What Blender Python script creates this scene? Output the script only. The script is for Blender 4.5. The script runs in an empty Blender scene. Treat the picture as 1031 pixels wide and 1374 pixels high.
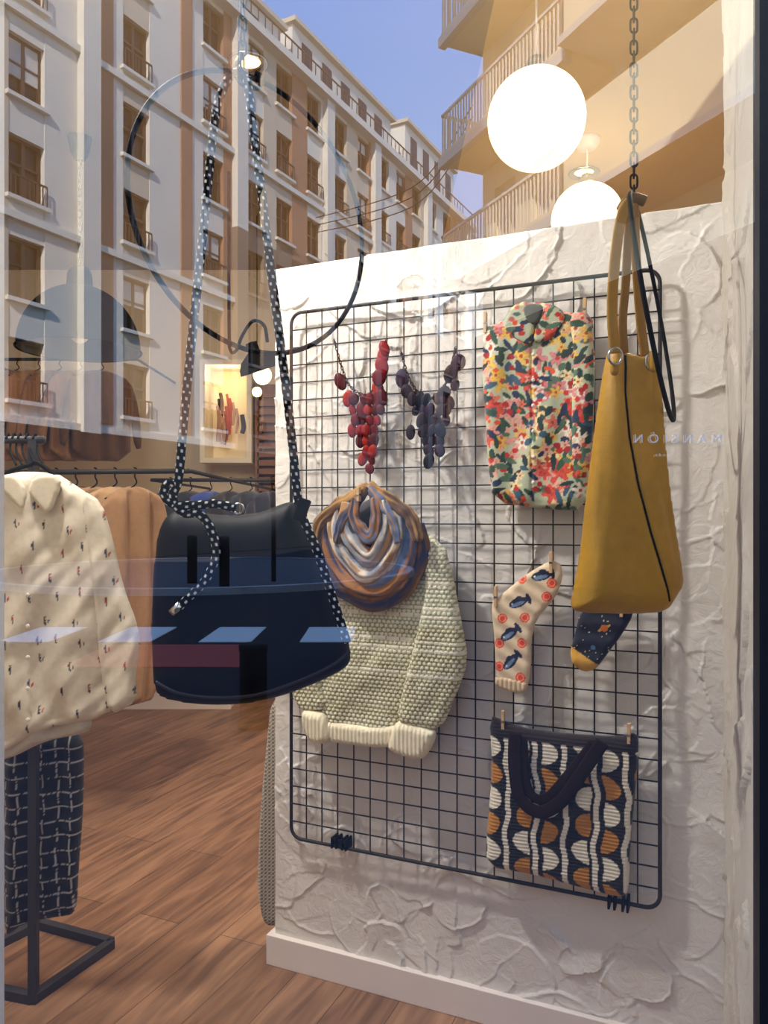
import bpy, math, random
import numpy as np
from mathutils import Vector, Matrix
from mathutils.bvhtree import BVHTree
random.seed(7); rng=np.random.default_rng(7)
F=1030.0; CX=515.5; HY=690.0; H=1.4; GY=1.10   # focal (px), centre, horizon, eye height, glass plane y
sc=bpy.context.scene
try: sc.view_settings.view_transform='Standard'
except Exception: pass

# ------------------------------------------------------------------ helpers
def s2l(c):
    c=[v/255.0 for v in c]
    return tuple((v/12.92 if v<=0.04045 else ((v+0.055)/1.055)**2.4) for v in c)
def A(c): return np.array(s2l(c))
class Pl:
    """vertical plane through (x,y) whose local x axis is rotated deg about Z"""
    def __init__(s,x,y,deg):
        s.x,s.y,s.a=x,y,math.radians(deg); s.ax,s.ay=math.cos(s.a),math.sin(s.a)
    def loc(s,px,py):
        k=(px-CX)/F
        u=(k*s.y-s.x)/(s.ax-k*s.ay); Y=s.y+u*s.ay
        return (u,H+(HY-py)/F*Y)
    def world(s,u,z,d=0.0):
        return Vector((s.x+u*s.ax-d*s.ay, s.y+u*s.ay+d*s.ax, z))
    def mat(s): return Matrix.Translation((s.x,s.y,0))@Matrix.Rotation(s.a,4,'Z')
WD=-23.83
def wallpl(o): return Pl(-.338-.404*o, 2.4-.915*o, WD)
def P3(px,py,Y): return Vector(((px-CX)/F*Y, Y, H+(HY-py)/F*Y))

def vnoise(x,y,seed=0):
    x=np.asarray(x,float); y=np.asarray(y,float)
    xi=np.floor(x); yi=np.floor(y); fx=x-xi; fy=y-yi
    fx=fx*fx*(3-2*fx); fy=fy*fy*(3-2*fy)
    def h(i,j):
        v=np.sin(i*127.1+j*311.7+seed*74.7)*43758.5453
        return v-np.floor(v)
    return (h(xi,yi)*(1-fx)+h(xi+1,yi)*fx)*(1-fy)+(h(xi,yi+1)*(1-fx)+h(xi+1,yi+1)*fx)*fy

def new_mat(name):
    m=bpy.data.materials.new(name); m.use_nodes=True
    return m,m.node_tree.nodes,m.node_tree.links,m.node_tree.nodes['Principled BSDF']
def pbr(name,col,rough=.6,metal=0,var=.12,nscale=12,bump=.1,bscale=80,bdist=.002,emit=None,es=0,spec=None):
    m,N,L,b=new_mat(name); c=s2l(col)
    b.inputs['Roughness'].default_value=rough; b.inputs['Metallic'].default_value=metal
    if spec is not None: b.inputs['Specular IOR Level'].default_value=spec
    tc=N.new('ShaderNodeTexCoord'); nz=N.new('ShaderNodeTexNoise'); nz.inputs['Scale'].default_value=nscale
    nz.inputs['Detail'].default_value=6
    L.new(tc.outputs['Object'],nz.inputs['Vector'])
    mx=N.new('ShaderNodeMix'); mx.data_type='RGBA'
    mx.inputs[6].default_value=(c[0]*(1-var),c[1]*(1-var),c[2]*(1-var),1)
    mx.inputs[7].default_value=(min(1,c[0]*(1+var)),min(1,c[1]*(1+var)),min(1,c[2]*(1+var)),1)
    L.new(nz.outputs['Fac'],mx.inputs[0]); L.new(mx.outputs[2],b.inputs['Base Color'])
    if bump>0:
        n2=N.new('ShaderNodeTexNoise'); n2.inputs['Scale'].default_value=bscale; n2.inputs['Detail'].default_value=4
        L.new(tc.outputs['Object'],n2.inputs['Vector'])
        bp=N.new('ShaderNodeBump'); bp.inputs['Strength'].default_value=bump; bp.inputs['Distance'].default_value=bdist
        L.new(n2.outputs['Fac'],bp.inputs['Height']); L.new(bp.outputs['Normal'],b.inputs['Normal'])
    if emit is not None:
        e=s2l(emit); b.inputs['Emission Color'].default_value=(*e,1); b.inputs['Emission Strength'].default_value=es
    return m
def attrmat(name,rough=.85,bump=.35,bscale=350,bdist=.002,sheen=.2,metal=0,spec=.5):
    m,N,L,b=new_mat(name)
    at=N.new('ShaderNodeAttribute'); at.attribute_name='Col'
    tc=N.new('ShaderNodeTexCoord'); nz=N.new('ShaderNodeTexNoise'); nz.inputs['Scale'].default_value=60; nz.inputs['Detail'].default_value=5
    L.new(tc.outputs['Object'],nz.inputs['Vector'])
    mr=N.new('ShaderNodeMapRange'); mr.inputs['To Min'].default_value=.82; mr.inputs['To Max'].default_value=1.16
    L.new(nz.outputs['Fac'],mr.inputs['Value'])
    vm=N.new('ShaderNodeVectorMath'); vm.operation='SCALE'
    L.new(at.outputs['Color'],vm.inputs[0]); L.new(mr.outputs['Result'],vm.inputs['Scale'])
    L.new(vm.outputs['Vector'],b.inputs['Base Color'])
    b.inputs['Roughness'].default_value=rough; b.inputs['Metallic'].default_value=metal; b.inputs['Specular IOR Level'].default_value=spec
    try: b.inputs['Sheen Weight'].default_value=sheen
    except Exception: pass
    n2=N.new('ShaderNodeTexNoise'); n2.inputs['Scale'].default_value=bscale; n2.inputs['Detail'].default_value=3
    L.new(tc.outputs['Object'],n2.inputs['Vector'])
    bp=N.new('ShaderNodeBump'); bp.inputs['Strength'].default_value=bump; bp.inputs['Distance'].default_value=bdist
    L.new(n2.outputs['Fac'],bp.inputs['Height']); L.new(bp.outputs['Normal'],b.inputs['Normal'])
    return m
def mkmesh(name,V,Fc,mat=None,smooth=True,cols=None,mw=None):
    me=bpy.data.meshes.new(name); me.from_pydata([tuple(v) for v in V],[],Fc); me.update()
    if smooth: me.polygons.foreach_set('use_smooth',[True]*len(me.polygons))
    if cols is not None:
        a=me.color_attributes.new('Col','FLOAT_COLOR','POINT')
        c=np.ones((len(V),4),np.float32); c[:,:3]=cols; a.data.foreach_set('color',c.ravel())
    ob=bpy.data.objects.new(name,me); sc.collection.objects.link(ob)
    if mat: me.materials.append(mat)
    if mw is not None: ob.matrix_world=mw
    return ob
def group(name,parts):
    bpy.context.view_layer.update()
    lo=Vector((1e9,)*3); hi=-lo
    for o in parts:
        for c in o.bound_box:
            w=o.matrix_world@Vector(c)
            lo=Vector(map(min,lo,w)); hi=Vector(map(max,hi,w))
    e=bpy.data.objects.new(name,None); e.empty_display_size=.1
    sc.collection.objects.link(e); e.location=((lo.x+hi.x)/2,(lo.y+hi.y)/2,lo.z)
    bpy.context.view_layer.update()
    inv=e.matrix_world.inverted()
    for o in parts: o.parent=e; o.matrix_parent_inverse=inv
    return e

class MB:
    """multi-material mesh builder"""
    def __init__(s): s.V=[];s.F=[];s.M=[];s.mats=[]
    def mi(s,m):
        if m not in s.mats: s.mats.append(m)
        return s.mats.index(m)
    def box(s,lo,hi,m,T=None):
        i=len(s.V)
        for x in (lo[0],hi[0]):
            for y in (lo[1],hi[1]):
                for z in (lo[2],hi[2]):
                    v=(x,y,z); s.V.append(T(v) if T else v)
        for f in ((0,1,3,2),(4,6,7,5),(0,4,5,1),(2,3,7,6),(0,2,6,4),(1,5,7,3)):
            s.F.append([i+k for k in f]); s.M.append(s.mi(m))
    def build(s,name,bevel=0,mw=None):
        import bmesh
        me=bpy.data.meshes.new(name); me.from_pydata(s.V,[],s.F); me.update()
        for m in s.mats: me.materials.append(m)
        me.polygons.foreach_set('material_index',s.M)
        bm=bmesh.new(); bm.from_mesh(me); bmesh.ops.recalc_face_normals(bm,faces=bm.faces); bm.to_mesh(me); bm.free()
        ob=bpy.data.objects.new(name,me); sc.collection.objects.link(ob)
        if mw is not None: ob.matrix_world=mw
        if bevel: 
            md=ob.modifiers.new('b','BEVEL'); md.width=bevel; md.segments=2
        return ob
def boxo(name,lo,hi,mat,bevel=0,mw=None):
    b=MB(); b.box(lo,hi,mat); return b.build(name,bevel,mw)

def catmull(P,n=10,closed=False):
    P=[Vector(p) for p in P]; out=[]; m=len(P)
    if m==2: return [P[0].lerp(P[1],i/n) for i in range(n+1)]
    rngi=range(m) if closed else range(m-1)
    for i in rngi:
        g=(lambda k:P[k%m]) if closed else (lambda k:P[max(0,min(m-1,k))])
        a,b,c,d=g(i-1),g(i),g(i+1),g(i+2)
        for j in range(n):
            t=j/n
            out.append(.5*((2*b)+(c-a)*t+(2*a-5*b+4*c-d)*t*t+(3*b-a-3*c+d)*t**3))
    if not closed: out.append(P[-1])
    return out
def tube_data(P,r,seg=10,closed=False,flat=1.0,up=None,ds=None):
    P=[Vector(p) for p in P]
    if ds:
        PP=P+([P[0]] if closed else [])
        L=[0]
        for a,b in zip(PP,PP[1:]): L.append(L[-1]+(b-a).length)
        n=max(2,int(L[-1]/ds)); P2=[];j=0
        for i in range(n+(0 if closed else 1)):
            t=L[-1]*i/n
            while j<len(L)-2 and L[j+1]<t: j+=1
            f=(t-L[j])/max(1e-9,L[j+1]-L[j]); P2.append(PP[j].lerp(PP[j+1],min(1,f)))
        P=P2
    n=len(P); V=[];Fc=[];S=[];TH=[]
    tang=[]
    for i in range(n):
        a=P[(i-1)%n] if closed else P[max(0,i-1)]; b=P[(i+1)%n] if closed else P[min(n-1,i+1)]
        tang.append((b-a).normalized())
    nrm=Vector(up) if up is not None else (Vector((0,0,1)) if abs(tang[0].z)<.9 else Vector((0,1,0)))
    s=0
    for i in range(n):
        t=tang[i]; 
        base=Vector(up) if up is not None else nrm
        nrm=(base-t*base.dot(t)).normalized(); bi=t.cross(nrm)
        if i: s+=(P[i]-P[i-1]).length
        for k in range(seg):
            th=2*math.pi*k/seg
            rr=r(i/(n-1),th) if callable(r) else r
            V.append(P[i]+bi*(math.cos(th)*rr)+nrm*(math.sin(th)*rr*flat)); S.append(s);TH.append(th)
    for i in range(n if closed else n-1):
        i2=(i+1)%n
        for k in range(seg):
            k2=(k+1)%seg; Fc.append([i*seg+k,i*seg+k2,i2*seg+k2,i2*seg+k])
    if not closed:
        Fc.append(list(range(seg))[::-1]); Fc.append([(n-1)*seg+k for k in range(seg)])
    return V,Fc,np.array(S),np.array(TH)
def tube(name,P,r,mat,seg=10,closed=False,flat=1.0,up=None,sm=True,n=10,ds=None,col=None):
    if sm: P=catmull(P,n,closed)
    V,Fc,S,TH=tube_data(P,r,seg,closed,flat,up,ds)
    return mkmesh(name,V,Fc,mat,True,col(S,TH) if col else None)
def multi(name,items,mat,cols=None):
    V=[];Fc=[];C=[]
    for k,(v,f) in enumerate(items):
        o=len(V); V+=list(v); Fc+=[[i+o for i in q] for q in f]
        if cols is not None: C+= [cols[k]]*len(v)
    return mkmesh(name,V,Fc,mat,True,np.array(C) if cols is not None else None)
def lathe(name,prof,mat,loc=(0,0,0),seg=40,rot=None):
    V=[];Fc=[]
    for (r,z) in prof:
        for k in range(seg):
            a=2*math.pi*k/seg; V.append((r*math.cos(a),r*math.sin(a),z))
    for i in range(len(prof)-1):
        for k in range(seg):
            k2=(k+1)%seg; Fc.append([i*seg+k,i*seg+k2,(i+1)*seg+k2,(i+1)*seg+k])
    mw=Matrix.Translation(loc)
    if rot is not None: mw=mw@rot
    return mkmesh(name,V,Fc,mat,True,None,mw)
def sphere_prof(r,n=20,z0=0,sx=1,lo=-90,hi=90):
    return [(max(1e-4,r*sx*math.cos(math.radians(lo+(hi-lo)*i/n))),z0+r*math.sin(math.radians(lo+(hi-lo)*i/n))) for i in range(n+1)]
def chain(name,top,bot,mat,L=.030,w=.009,r=.0022):
    top=Vector(top);bot=Vector(bot); d=bot-top; n=int(d.length/(L*.76)); items=[]
    for i in range(n+1):
        c=top+d*(i/n); pts=[]
        for k in range(16):
            a=2*math.pi*k/16
            x=w*.8*math.cos(a); z=(L/2-w*.8)*(1 if math.sin(a)>0 else -1)*min(1,abs(math.sin(a))*3)+w*.8*math.sin(a)
            q=Vector((x,0,z)) if i%2==0 else Vector((x*.25,x,z))
            pts.append(c+q)
        v,f,_,_=tube_data(pts,r,6,True); items.append((v,f))
    return multi(name,items,mat)

def chaikin(P,it=1):
    for _ in range(it):
        Q=np.roll(P,-1,axis=0); P=np.stack([P*.78+Q*.22,P*.22+Q*.78],1).reshape(-1,2)
    return P
def cloth(name,pl,pts,mat,step=.005,T=.02,r=.04,wr=None,col=None,off=0,px=True,back=.5,sm=2,color=None):
    P=np.array([pl.loc(*p) for p in pts]) if px else np.array(pts,float)
    P=chaikin(P,sm) if sm else P
    x0,z0=P.min(0)-step*1.5; x1,z1=P.max(0)+step*1.5
    xs=np.arange(x0,x1,step); zs=np.arange(z0,z1,step); nx,nz=len(xs),len(zs)
    def inside(X,Z):
        ins=np.zeros(X.shape,bool)
        for (ax,az),(bx,bz) in zip(P,np.roll(P,-1,axis=0)):
            c=((az>Z)!=(bz>Z))
            if az!=bz: ins^= c & (X<(bx-ax)*(Z-az)/(bz-az)+ax)
        return ins
    CXg,CZg=np.meshgrid(xs[:-1]+step/2,zs[:-1]+step/2,indexing='ij')
    cell=inside(CXg,CZg)
    cnt=np.zeros((nx,nz),int)
    cnt[:-1,:-1]+=cell; cnt[1:,:-1]+=cell; cnt[:-1,1:]+=cell; cnt[1:,1:]+=cell
    GX,GZ=np.meshgrid(xs,zs,indexing='ij')
    used=cnt>0; idx=-np.ones((nx,nz),int); idx[used]=np.arange(used.sum())
    X=GX[used].copy(); Z=GZ[used].copy(); bd=cnt[used]<4
    D=np.full(X.shape,1e9); NX=X.copy(); NZ=Z.copy()
    for (ax,az),(bx,bz) in zip(P,np.roll(P,-1,axis=0)):
        dx,dz=bx-ax,bz-az; l=dx*dx+dz*dz+1e-12
        t=np.clip(((X-ax)*dx+(Z-az)*dz)/l,0,1); qx=ax+t*dx; qz=az+t*dz
        d=np.hypot(X-qx,Z-qz); m=d<D; D[m]=d[m]; NX[m]=qx[m]; NZ[m]=qz[m]
    X[bd]=NX[bd]; Z[bd]=NZ[bd]; D[bd]=0
    q=np.clip(D/r,0,1); prof=np.sqrt(np.clip(1-(1-q)**2,0,1))
    h=T*prof
    if wr is not None: h=h+wr(X,Z)*np.clip(D/(r*.5),0,1)
    n=len(X)
    V=np.stack([X,-h-off,Z],1)
    I,J=np.nonzero(cell)
    a=idx[I,J];b=idx[I+1,J];c=idx[I+1,J+1];d=idx[I,J+1]
    Fc=np.stack([a,b,c,d],1).tolist()
    if back:
        inn=~bd; bi=np.arange(n); bi[inn]=n+np.arange(inn.sum())
        VB=np.stack([X[inn],h[inn]*back-off,Z[inn]],1); V=np.vstack([V,VB])
        Fc+=np.stack([bi[d],bi[c],bi[b],bi[a]],1).tolist()
        XX=np.concatenate([X,X[inn]]);ZZ=np.concatenate([Z,Z[inn]])
    else: XX,ZZ=X,Z
    C=col(XX,ZZ) if col else np.tile(np.array(s2l(color or (200,200,200))),(len(XX),1))
    return mkmesh(name,V,Fc,mat,True,C,pl.mat())
def ellm(x,z,cx,cz,a,b,rot=0):
    c,s=math.cos(rot),math.sin(rot); X=(x-cx)*c+(z-cz)*s; Z=-(x-cx)*s+(z-cz)*c
    return (X/a)**2+(Z/b)**2<1

# ------------------------------------------------------------------ materials
M_metal=pbr('dark_metal',(34,31,30),.6,0,.1,30,.05,spec=.3)
M_black=pbr('black_iron',(8,8,10),.7,0,.1,30,.05,spec=.12)
M_frame=pbr('window_frame_paint',(26,30,38),.4,.2)
M_fab=attrmat('woven_fabric'); M_knit=attrmat('knit_fabric',.95,.6,220,.003)
M_leather=attrmat('grained_leather',.45,.5,420,.0012,0,spec=.35)
M_nylon=attrmat('smooth_leather',.6,.2,200,.0006,0,spec=.15)
M_rope=attrmat('braided_rope',.9,.4,500,sheen=0,spec=.1)
M_enam=attrmat('lacquered_disc',.5,.1,60,.0005,0,spec=.15)
M_wood=pbr('peg_wood',(205,170,125),.6,0,.15,60)
M_silver=pbr('silver_metal',(200,198,190),.25,1,.05)
M_base=pbr('white_trim_paint',(230,220,214),.5,0,.03,4,.05)
M_cream=pbr('warm_plaster',(216,202,180),.85,0,.06,4,.3,30,.004)
M_globe=pbr('opal_glass_lit',(255,240,210),.3,0,.0,3,0,emit=(255,226,176),es=2.6)
M_bulb=pbr('lit_bulb',(255,220,160),.3,0,0,3,0,emit=(255,200,120),es=12)

def stucco_mat(name,c0,c1):
    m,N,L,b=new_mat(name)
    tc=N.new('ShaderNodeTexCoord'); nz=N.new('ShaderNodeTexNoise'); nz.inputs['Scale'].default_value=3.5; nz.inputs['Detail'].default_value=8
    L.new(tc.outputs['Object'],nz.inputs['Vector'])
    cr=N.new('ShaderNodeValToRGB'); cr.color_ramp.elements[0].color=(*s2l(c0),1); cr.color_ramp.elements[1].color=(*s2l(c1),1)
    L.new(nz.outputs['Fac'],cr.inputs['Fac']); L.new(cr.outputs['Color'],b.inputs['Base Color'])
    b.inputs['Roughness'].default_value=.75
    n2=N.new('ShaderNodeTexNoise'); n2.inputs['Scale'].default_value=22; n2.inputs['Detail'].default_value=10; n2.inputs['Roughness'].default_value=.62; n2.inputs['Distortion'].default_value=1.6
    L.new(tc.outputs['Object'],n2.inputs['Vector'])
    bp=N.new('ShaderNodeBump'); bp.inputs['Strength'].default_value=.5; bp.inputs['Distance'].default_value=.008
    L.new(n2.outputs['Fac'],bp.inputs['Height']); L.new(bp.outputs['Normal'],b.inputs['Normal'])
    return m
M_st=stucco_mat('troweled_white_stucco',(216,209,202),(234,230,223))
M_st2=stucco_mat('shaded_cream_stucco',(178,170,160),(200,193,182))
def stucco_height(W,Hh,step,seed,n):
    g=np.random.default_rng(seed)
    nx_=int(W/step)+1; nz_=int(Hh/step)+1
    xs=np.linspace(0,W,nx_); zs=np.linspace(0,Hh,nz_)
    X,Z=np.meshgrid(xs,zs,indexing='ij'); h=np.zeros_like(X)
    wob=.022*(vnoise(X*16,Z*16,seed+5)-.5)+.008*(vnoise(X*60,Z*60,seed+8)-.5)
    for k in range(n):
        cx,cz=g.uniform(-.05,W+.05),g.uniform(-.05,Hh+.05); a=g.uniform(.05,.20); b=g.uniform(.035,.11); rot=g.uniform(0,math.pi*2)
        c,s=math.cos(rot),math.sin(rot)
        U=(X-cx)*c+(Z-cz)*s; Vv=-(X-cx)*s+(Z-cz)*c
        Vv=Vv-g.uniform(-1.6,1.6)*U*U+wob
        q=np.sqrt((U/a)**2+(Vv/b)**2)
        lift=g.uniform(.001,.010)
        ramp=np.clip(Vv/b*.5+.5,0,1)**1.5     # blade drags plaster towards one side, leaving a scarp
        m=q<1
        lip=np.exp(-((q-.965)/.035)**2)*g.uniform(.0006,.0044)*np.clip(Vv/b*1.3,0,1)
        h[m]=h[m]*.45+lift*ramp[m]
        h+=lip
    h+=.003*vnoise(X*7,Z*7,seed)
    return xs,zs,h
def stucco_panel(name,W,Hh,mw,step,seed,n,thick,mat):
    xs,zs,h=stucco_height(W,Hh,step,seed,n); nx,nz=len(xs),len(zs)
    X,Z=np.meshgrid(xs,zs,indexing='ij')
    V=np.stack([X.ravel(),-h.ravel(),Z.ravel()],1).tolist()
    I,J=np.meshgrid(np.arange(nx-1),np.arange(nz-1),indexing='ij'); a=(I*nz+J).ravel()
    Fc=np.stack([a,a+nz,a+nz+1,a+1],1).tolist()
    loop=[i*nz for i in range(nx)]+[(nx-1)*nz+j for j in range(1,nz)]+[i*nz+nz-1 for i in range(nx-2,-1,-1)]+[j for j in range(nz-2,0,-1)]
    o=len(V)
    for i in loop: V.append((V[i][0],thick,V[i][2]))
    m=len(loop)
    for k in range(m):
        k2=(k+1)%m; Fc.append([loop[k2],loop[k],o+k,o+k2])
    return mkmesh(name,V,Fc,mat,True,None,mw)
pw=wallpl(0)
stucco_panel('wall_display',1.30,2.165,pw.mat(),.0036,3,270,.12,M_st)
mwR=Matrix.Translation((.845,1.90,0))@Matrix.Rotation(math.atan2(1.16-1.90,.566-.845),4,'Z')
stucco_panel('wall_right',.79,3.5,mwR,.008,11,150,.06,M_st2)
b=MB(); b.box((-.006,-.022,0),(1.3,.002,.092),M_base); b.box((-.022,-.022,0),(-.002,.125,.092),M_base)
bb=b.build('baseboard_display',.002,pw.mat())
boxo('baseboard_right',(0.0,-.014,0),(.78,-.0095,.09),M_base,0,mwR)

# ------------------------------------------------------------------ room shell
def floor_mat():
    m,N,L,b=new_mat('oak_plank_floor')
    tc=N.new('ShaderNodeTexCoord'); mp=N.new('ShaderNodeMapping'); mp.inputs['Rotation'].default_value=(0,0,math.radians(-66.2))
    L.new(tc.outputs['Object'],mp.inputs['Vector'])
    br=N.new('ShaderNodeTexBrick'); br.inputs['Scale'].default_value=1; br.inputs['Brick Width'].default_value=1.3; br.inputs['Row Height'].default_value=.17
    br.inputs['Mortar Size'].default_value=.0015; br.inputs['Color1'].default_value=(*s2l((160,122,94)),1); br.inputs['Color2'].default_value=(*s2l((134,98,72)),1); br.inputs['Mortar'].default_value=(*s2l((78,54,38)),1)
    br.offset=.37
    L.new(mp.outputs['Vector'],br.inputs['Vector'])
    m2=N.new('ShaderNodeMapping'); m2.inputs['Scale'].default_value=(1.1,11,1); L.new(mp.outputs['Vector'],m2.inputs['Vector'])
    nz=N.new('ShaderNodeTexNoise'); nz.inputs['Scale'].default_value=1.6; nz.inputs['Detail'].default_value=9; nz.inputs['Distortion'].default_value=1.4
    L.new(m2.outputs['Vector'],nz.inputs['Vector'])
    cr=N.new('ShaderNodeValToRGB'); cr.color_ramp.elements[0].position=.28; cr.color_ramp.elements[0].color=(.38,.34,.32,1); cr.color_ramp.elements[1].position=.66; cr.color_ramp.elements[1].color=(1.08,1.06,1.04,1)
    L.new(nz.outputs['Fac'],cr.inputs['Fac'])
    mx=N.new('ShaderNodeMix'); mx.data_type='RGBA'; mx.blend_type='MULTIPLY'; mx.inputs[0].default_value=1
    L.new(br.outputs['Color'],mx.inputs[6]); L.new(cr.outputs['Color'],mx.inputs[7]); L.new(mx.outputs[2],b.inputs['Base Color'])
    b.inputs['Roughness'].default_value=.45
    bp=N.new('ShaderNodeBump'); bp.inputs['Strength'].default_value=.15; bp.inputs['Distance'].default_value=.003
    L.new(nz.outputs['Fac'],bp.inputs['Height']); L.new(bp.outputs['Normal'],b.inputs['Normal'])
    return m
boxo('floor',(-4.5,1.1,-.1),(3.5,6.6,0),floor_mat())
M_ceil=pbr('ceiling_paint',(164,148,122),.9,0,.04,2,.1)
M_ceil2=pbr('ceiling_lamp_glow_tint',(214,188,140),.9,0,.04,2,.1)  # warm glow of the globes put into the colour of the right half
b=MB(); b.box((-4.5,1.1,3.5),(.45,6.6,3.6),M_ceil); b.box((.45,1.1,3.5),(3.5,6.6,3.6),M_ceil2); b.build('ceiling')
boxo('wall_back',(-4.6,6.6,0),(3.6,6.75,3.6),M_cream)
boxo('wall_left',(-4.6,1.1,0),(-4.5,6.6,3.6),M_cream)
boxo('wall_east',(3.5,1.1,0),(3.6,6.6,3.6),M_cream)
M_stone=pbr('facade_stone',(206,190,165),.85,0,.07,1.2,.4,12,.02)
UPZ=13.5; XL=-.574
b=MB()
b.box((-16,1.08,0),(XL,1.16,UPZ),M_st); b.box((.60,1.08,0),(16,1.13,UPZ),M_st)
b.box((XL,1.08,2.9),(.60,1.16,UPZ),M_st); b.box((XL,1.08,0),(.60,1.16,.12),M_st)
b.build('wall_front')
b=MB(); b.box((-16,1.17,3.62),(16,10,UPZ),M_stone); b.box((-8.5,1.3,UPZ),(-1.6,9,39),M_stone)  # tall second box is an unseen tower added to shade the far facade
b.build('upper_floors_and_shade_tower')
# window
glass_m=bpy.data.materials.new('shop_window_glass'); glass_m.use_nodes=True
N=glass_m.node_tree.nodes;L=glass_m.node_tree.links; N.clear()
o=N.new('ShaderNodeOutputMaterial'); mx=N.new('ShaderNodeMixShader'); t=N.new('ShaderNodeBsdfTransparent'); g=N.new('ShaderNodeBsdfGlossy'); g.inputs['Roughness'].default_value=0; g.inputs['Color'].default_value=(1,1,1,1)
tc=N.new('ShaderNodeTexCoord'); nz=N.new('ShaderNodeTexNoise'); nz.inputs['Scale'].default_value=2; L.new(tc.outputs['Object'],nz.inputs['Vector'])
mr=N.new('ShaderNodeMapRange'); mr.inputs['To Min'].default_value=.27; mr.inputs['To Max'].default_value=.32; L.new(nz.outputs['Fac'],mr.inputs['Value'])
L.new(mr.outputs['Result'],mx.inputs[0]); L.new(t.outputs[0],mx.inputs[1]); L.new(g.outputs[0],mx.inputs[2]); L.new(mx.outputs[0],o.inputs['Surface'])
pane=mkmesh('pane',[(XL,GY,.12),(.535,GY,.12),(.535,GY,2.9),(XL,GY,2.9)],[[0,1,2,3]],glass_m,False)
fr=boxo('jamb',(.535,1.093,.1),(.602,1.112,2.92),M_frame)
fr2=boxo('sill_rail',(XL,1.085,.12),(.535,1.115,.17),M_frame); fr3=boxo('head_rail',(XL,1.085,2.85),(.535,1.115,2.9),M_frame)
group('window_1',[pane,fr,fr2,fr3])

# ------------------------------------------------------------------ street + buildings opposite (seen mirrored in the glass)
M_asph=pbr('asphalt',(34,36,44),.95,0,.15,6,.4,60,.01,spec=.2)
M_pave=pbr('paving_slabs',(58,56,60),.9,0,.1,3,.3,20,.01,spec=.2)
M_isl=pbr('island_paving',(84,84,92),.9,0,.1,3,.3,20,.01,spec=.2)
M_wht=pbr('road_marking_white',(225,225,222),.8,0,.05,6,.1)
M_red=pbr('red_paving',(176,62,54),.85,0,.1,6,.2)
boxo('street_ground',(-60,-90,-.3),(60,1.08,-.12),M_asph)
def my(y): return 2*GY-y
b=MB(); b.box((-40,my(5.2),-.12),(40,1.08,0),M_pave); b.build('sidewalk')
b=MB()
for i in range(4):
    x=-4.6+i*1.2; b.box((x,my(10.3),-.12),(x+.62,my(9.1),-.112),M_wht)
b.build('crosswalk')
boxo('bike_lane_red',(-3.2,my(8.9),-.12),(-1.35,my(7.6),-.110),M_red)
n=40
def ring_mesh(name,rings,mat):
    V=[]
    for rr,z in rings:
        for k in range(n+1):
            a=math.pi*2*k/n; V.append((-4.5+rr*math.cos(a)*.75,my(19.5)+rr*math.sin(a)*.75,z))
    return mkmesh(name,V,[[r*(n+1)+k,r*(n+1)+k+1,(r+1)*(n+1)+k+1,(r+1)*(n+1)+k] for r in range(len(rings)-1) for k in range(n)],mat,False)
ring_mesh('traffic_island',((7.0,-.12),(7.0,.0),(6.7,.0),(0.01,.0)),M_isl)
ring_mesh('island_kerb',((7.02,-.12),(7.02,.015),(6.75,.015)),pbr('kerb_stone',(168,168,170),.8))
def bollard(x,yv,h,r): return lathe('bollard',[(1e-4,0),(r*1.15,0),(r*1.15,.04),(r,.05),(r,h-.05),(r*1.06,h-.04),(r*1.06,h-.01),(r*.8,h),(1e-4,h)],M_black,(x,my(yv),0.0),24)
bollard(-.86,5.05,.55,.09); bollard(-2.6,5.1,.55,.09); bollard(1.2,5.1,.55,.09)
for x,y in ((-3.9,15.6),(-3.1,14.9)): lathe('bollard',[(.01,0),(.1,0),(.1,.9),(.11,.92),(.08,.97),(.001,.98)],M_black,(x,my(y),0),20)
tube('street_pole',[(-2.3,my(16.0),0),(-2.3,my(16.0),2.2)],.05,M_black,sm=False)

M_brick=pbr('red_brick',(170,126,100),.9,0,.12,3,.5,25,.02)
M_dbrick=pbr('shade_toned_brick',(108,82,68),.9,0,.12,3,.5,25,.02)  # darker brick copy, shade painted onto the lower far floors
M_dstone=pbr('shade_toned_stone',(136,120,106),.9,0,.1,2,.4,25,.02)  # darker stone copy for the same painted shade
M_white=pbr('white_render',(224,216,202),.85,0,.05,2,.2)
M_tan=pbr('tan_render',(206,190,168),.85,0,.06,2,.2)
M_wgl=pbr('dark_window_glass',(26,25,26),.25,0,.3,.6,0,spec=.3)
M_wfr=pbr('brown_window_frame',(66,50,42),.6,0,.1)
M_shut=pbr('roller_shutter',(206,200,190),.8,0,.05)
M_gfloor=pbr('shade_toned_ground_floor',(40,36,34),.6,0,.3,.5,0)  # ground floors added dark, shade put into their colour
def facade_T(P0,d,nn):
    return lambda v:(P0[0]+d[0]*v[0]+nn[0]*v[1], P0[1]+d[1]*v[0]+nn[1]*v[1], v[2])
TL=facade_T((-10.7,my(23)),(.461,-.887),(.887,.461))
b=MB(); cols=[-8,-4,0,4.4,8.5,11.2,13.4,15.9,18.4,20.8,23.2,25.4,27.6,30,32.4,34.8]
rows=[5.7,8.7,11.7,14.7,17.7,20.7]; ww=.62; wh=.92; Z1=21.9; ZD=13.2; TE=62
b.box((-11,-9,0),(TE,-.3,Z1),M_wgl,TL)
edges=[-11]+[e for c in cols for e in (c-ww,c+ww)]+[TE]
pal=[M_tan,M_white,M_tan,M_white,M_white,M_brick,M_tan,M_brick,M_white,M_tan,M_brick,M_white,M_brick,M_tan,M_white,M_brick,M_tan]
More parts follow.
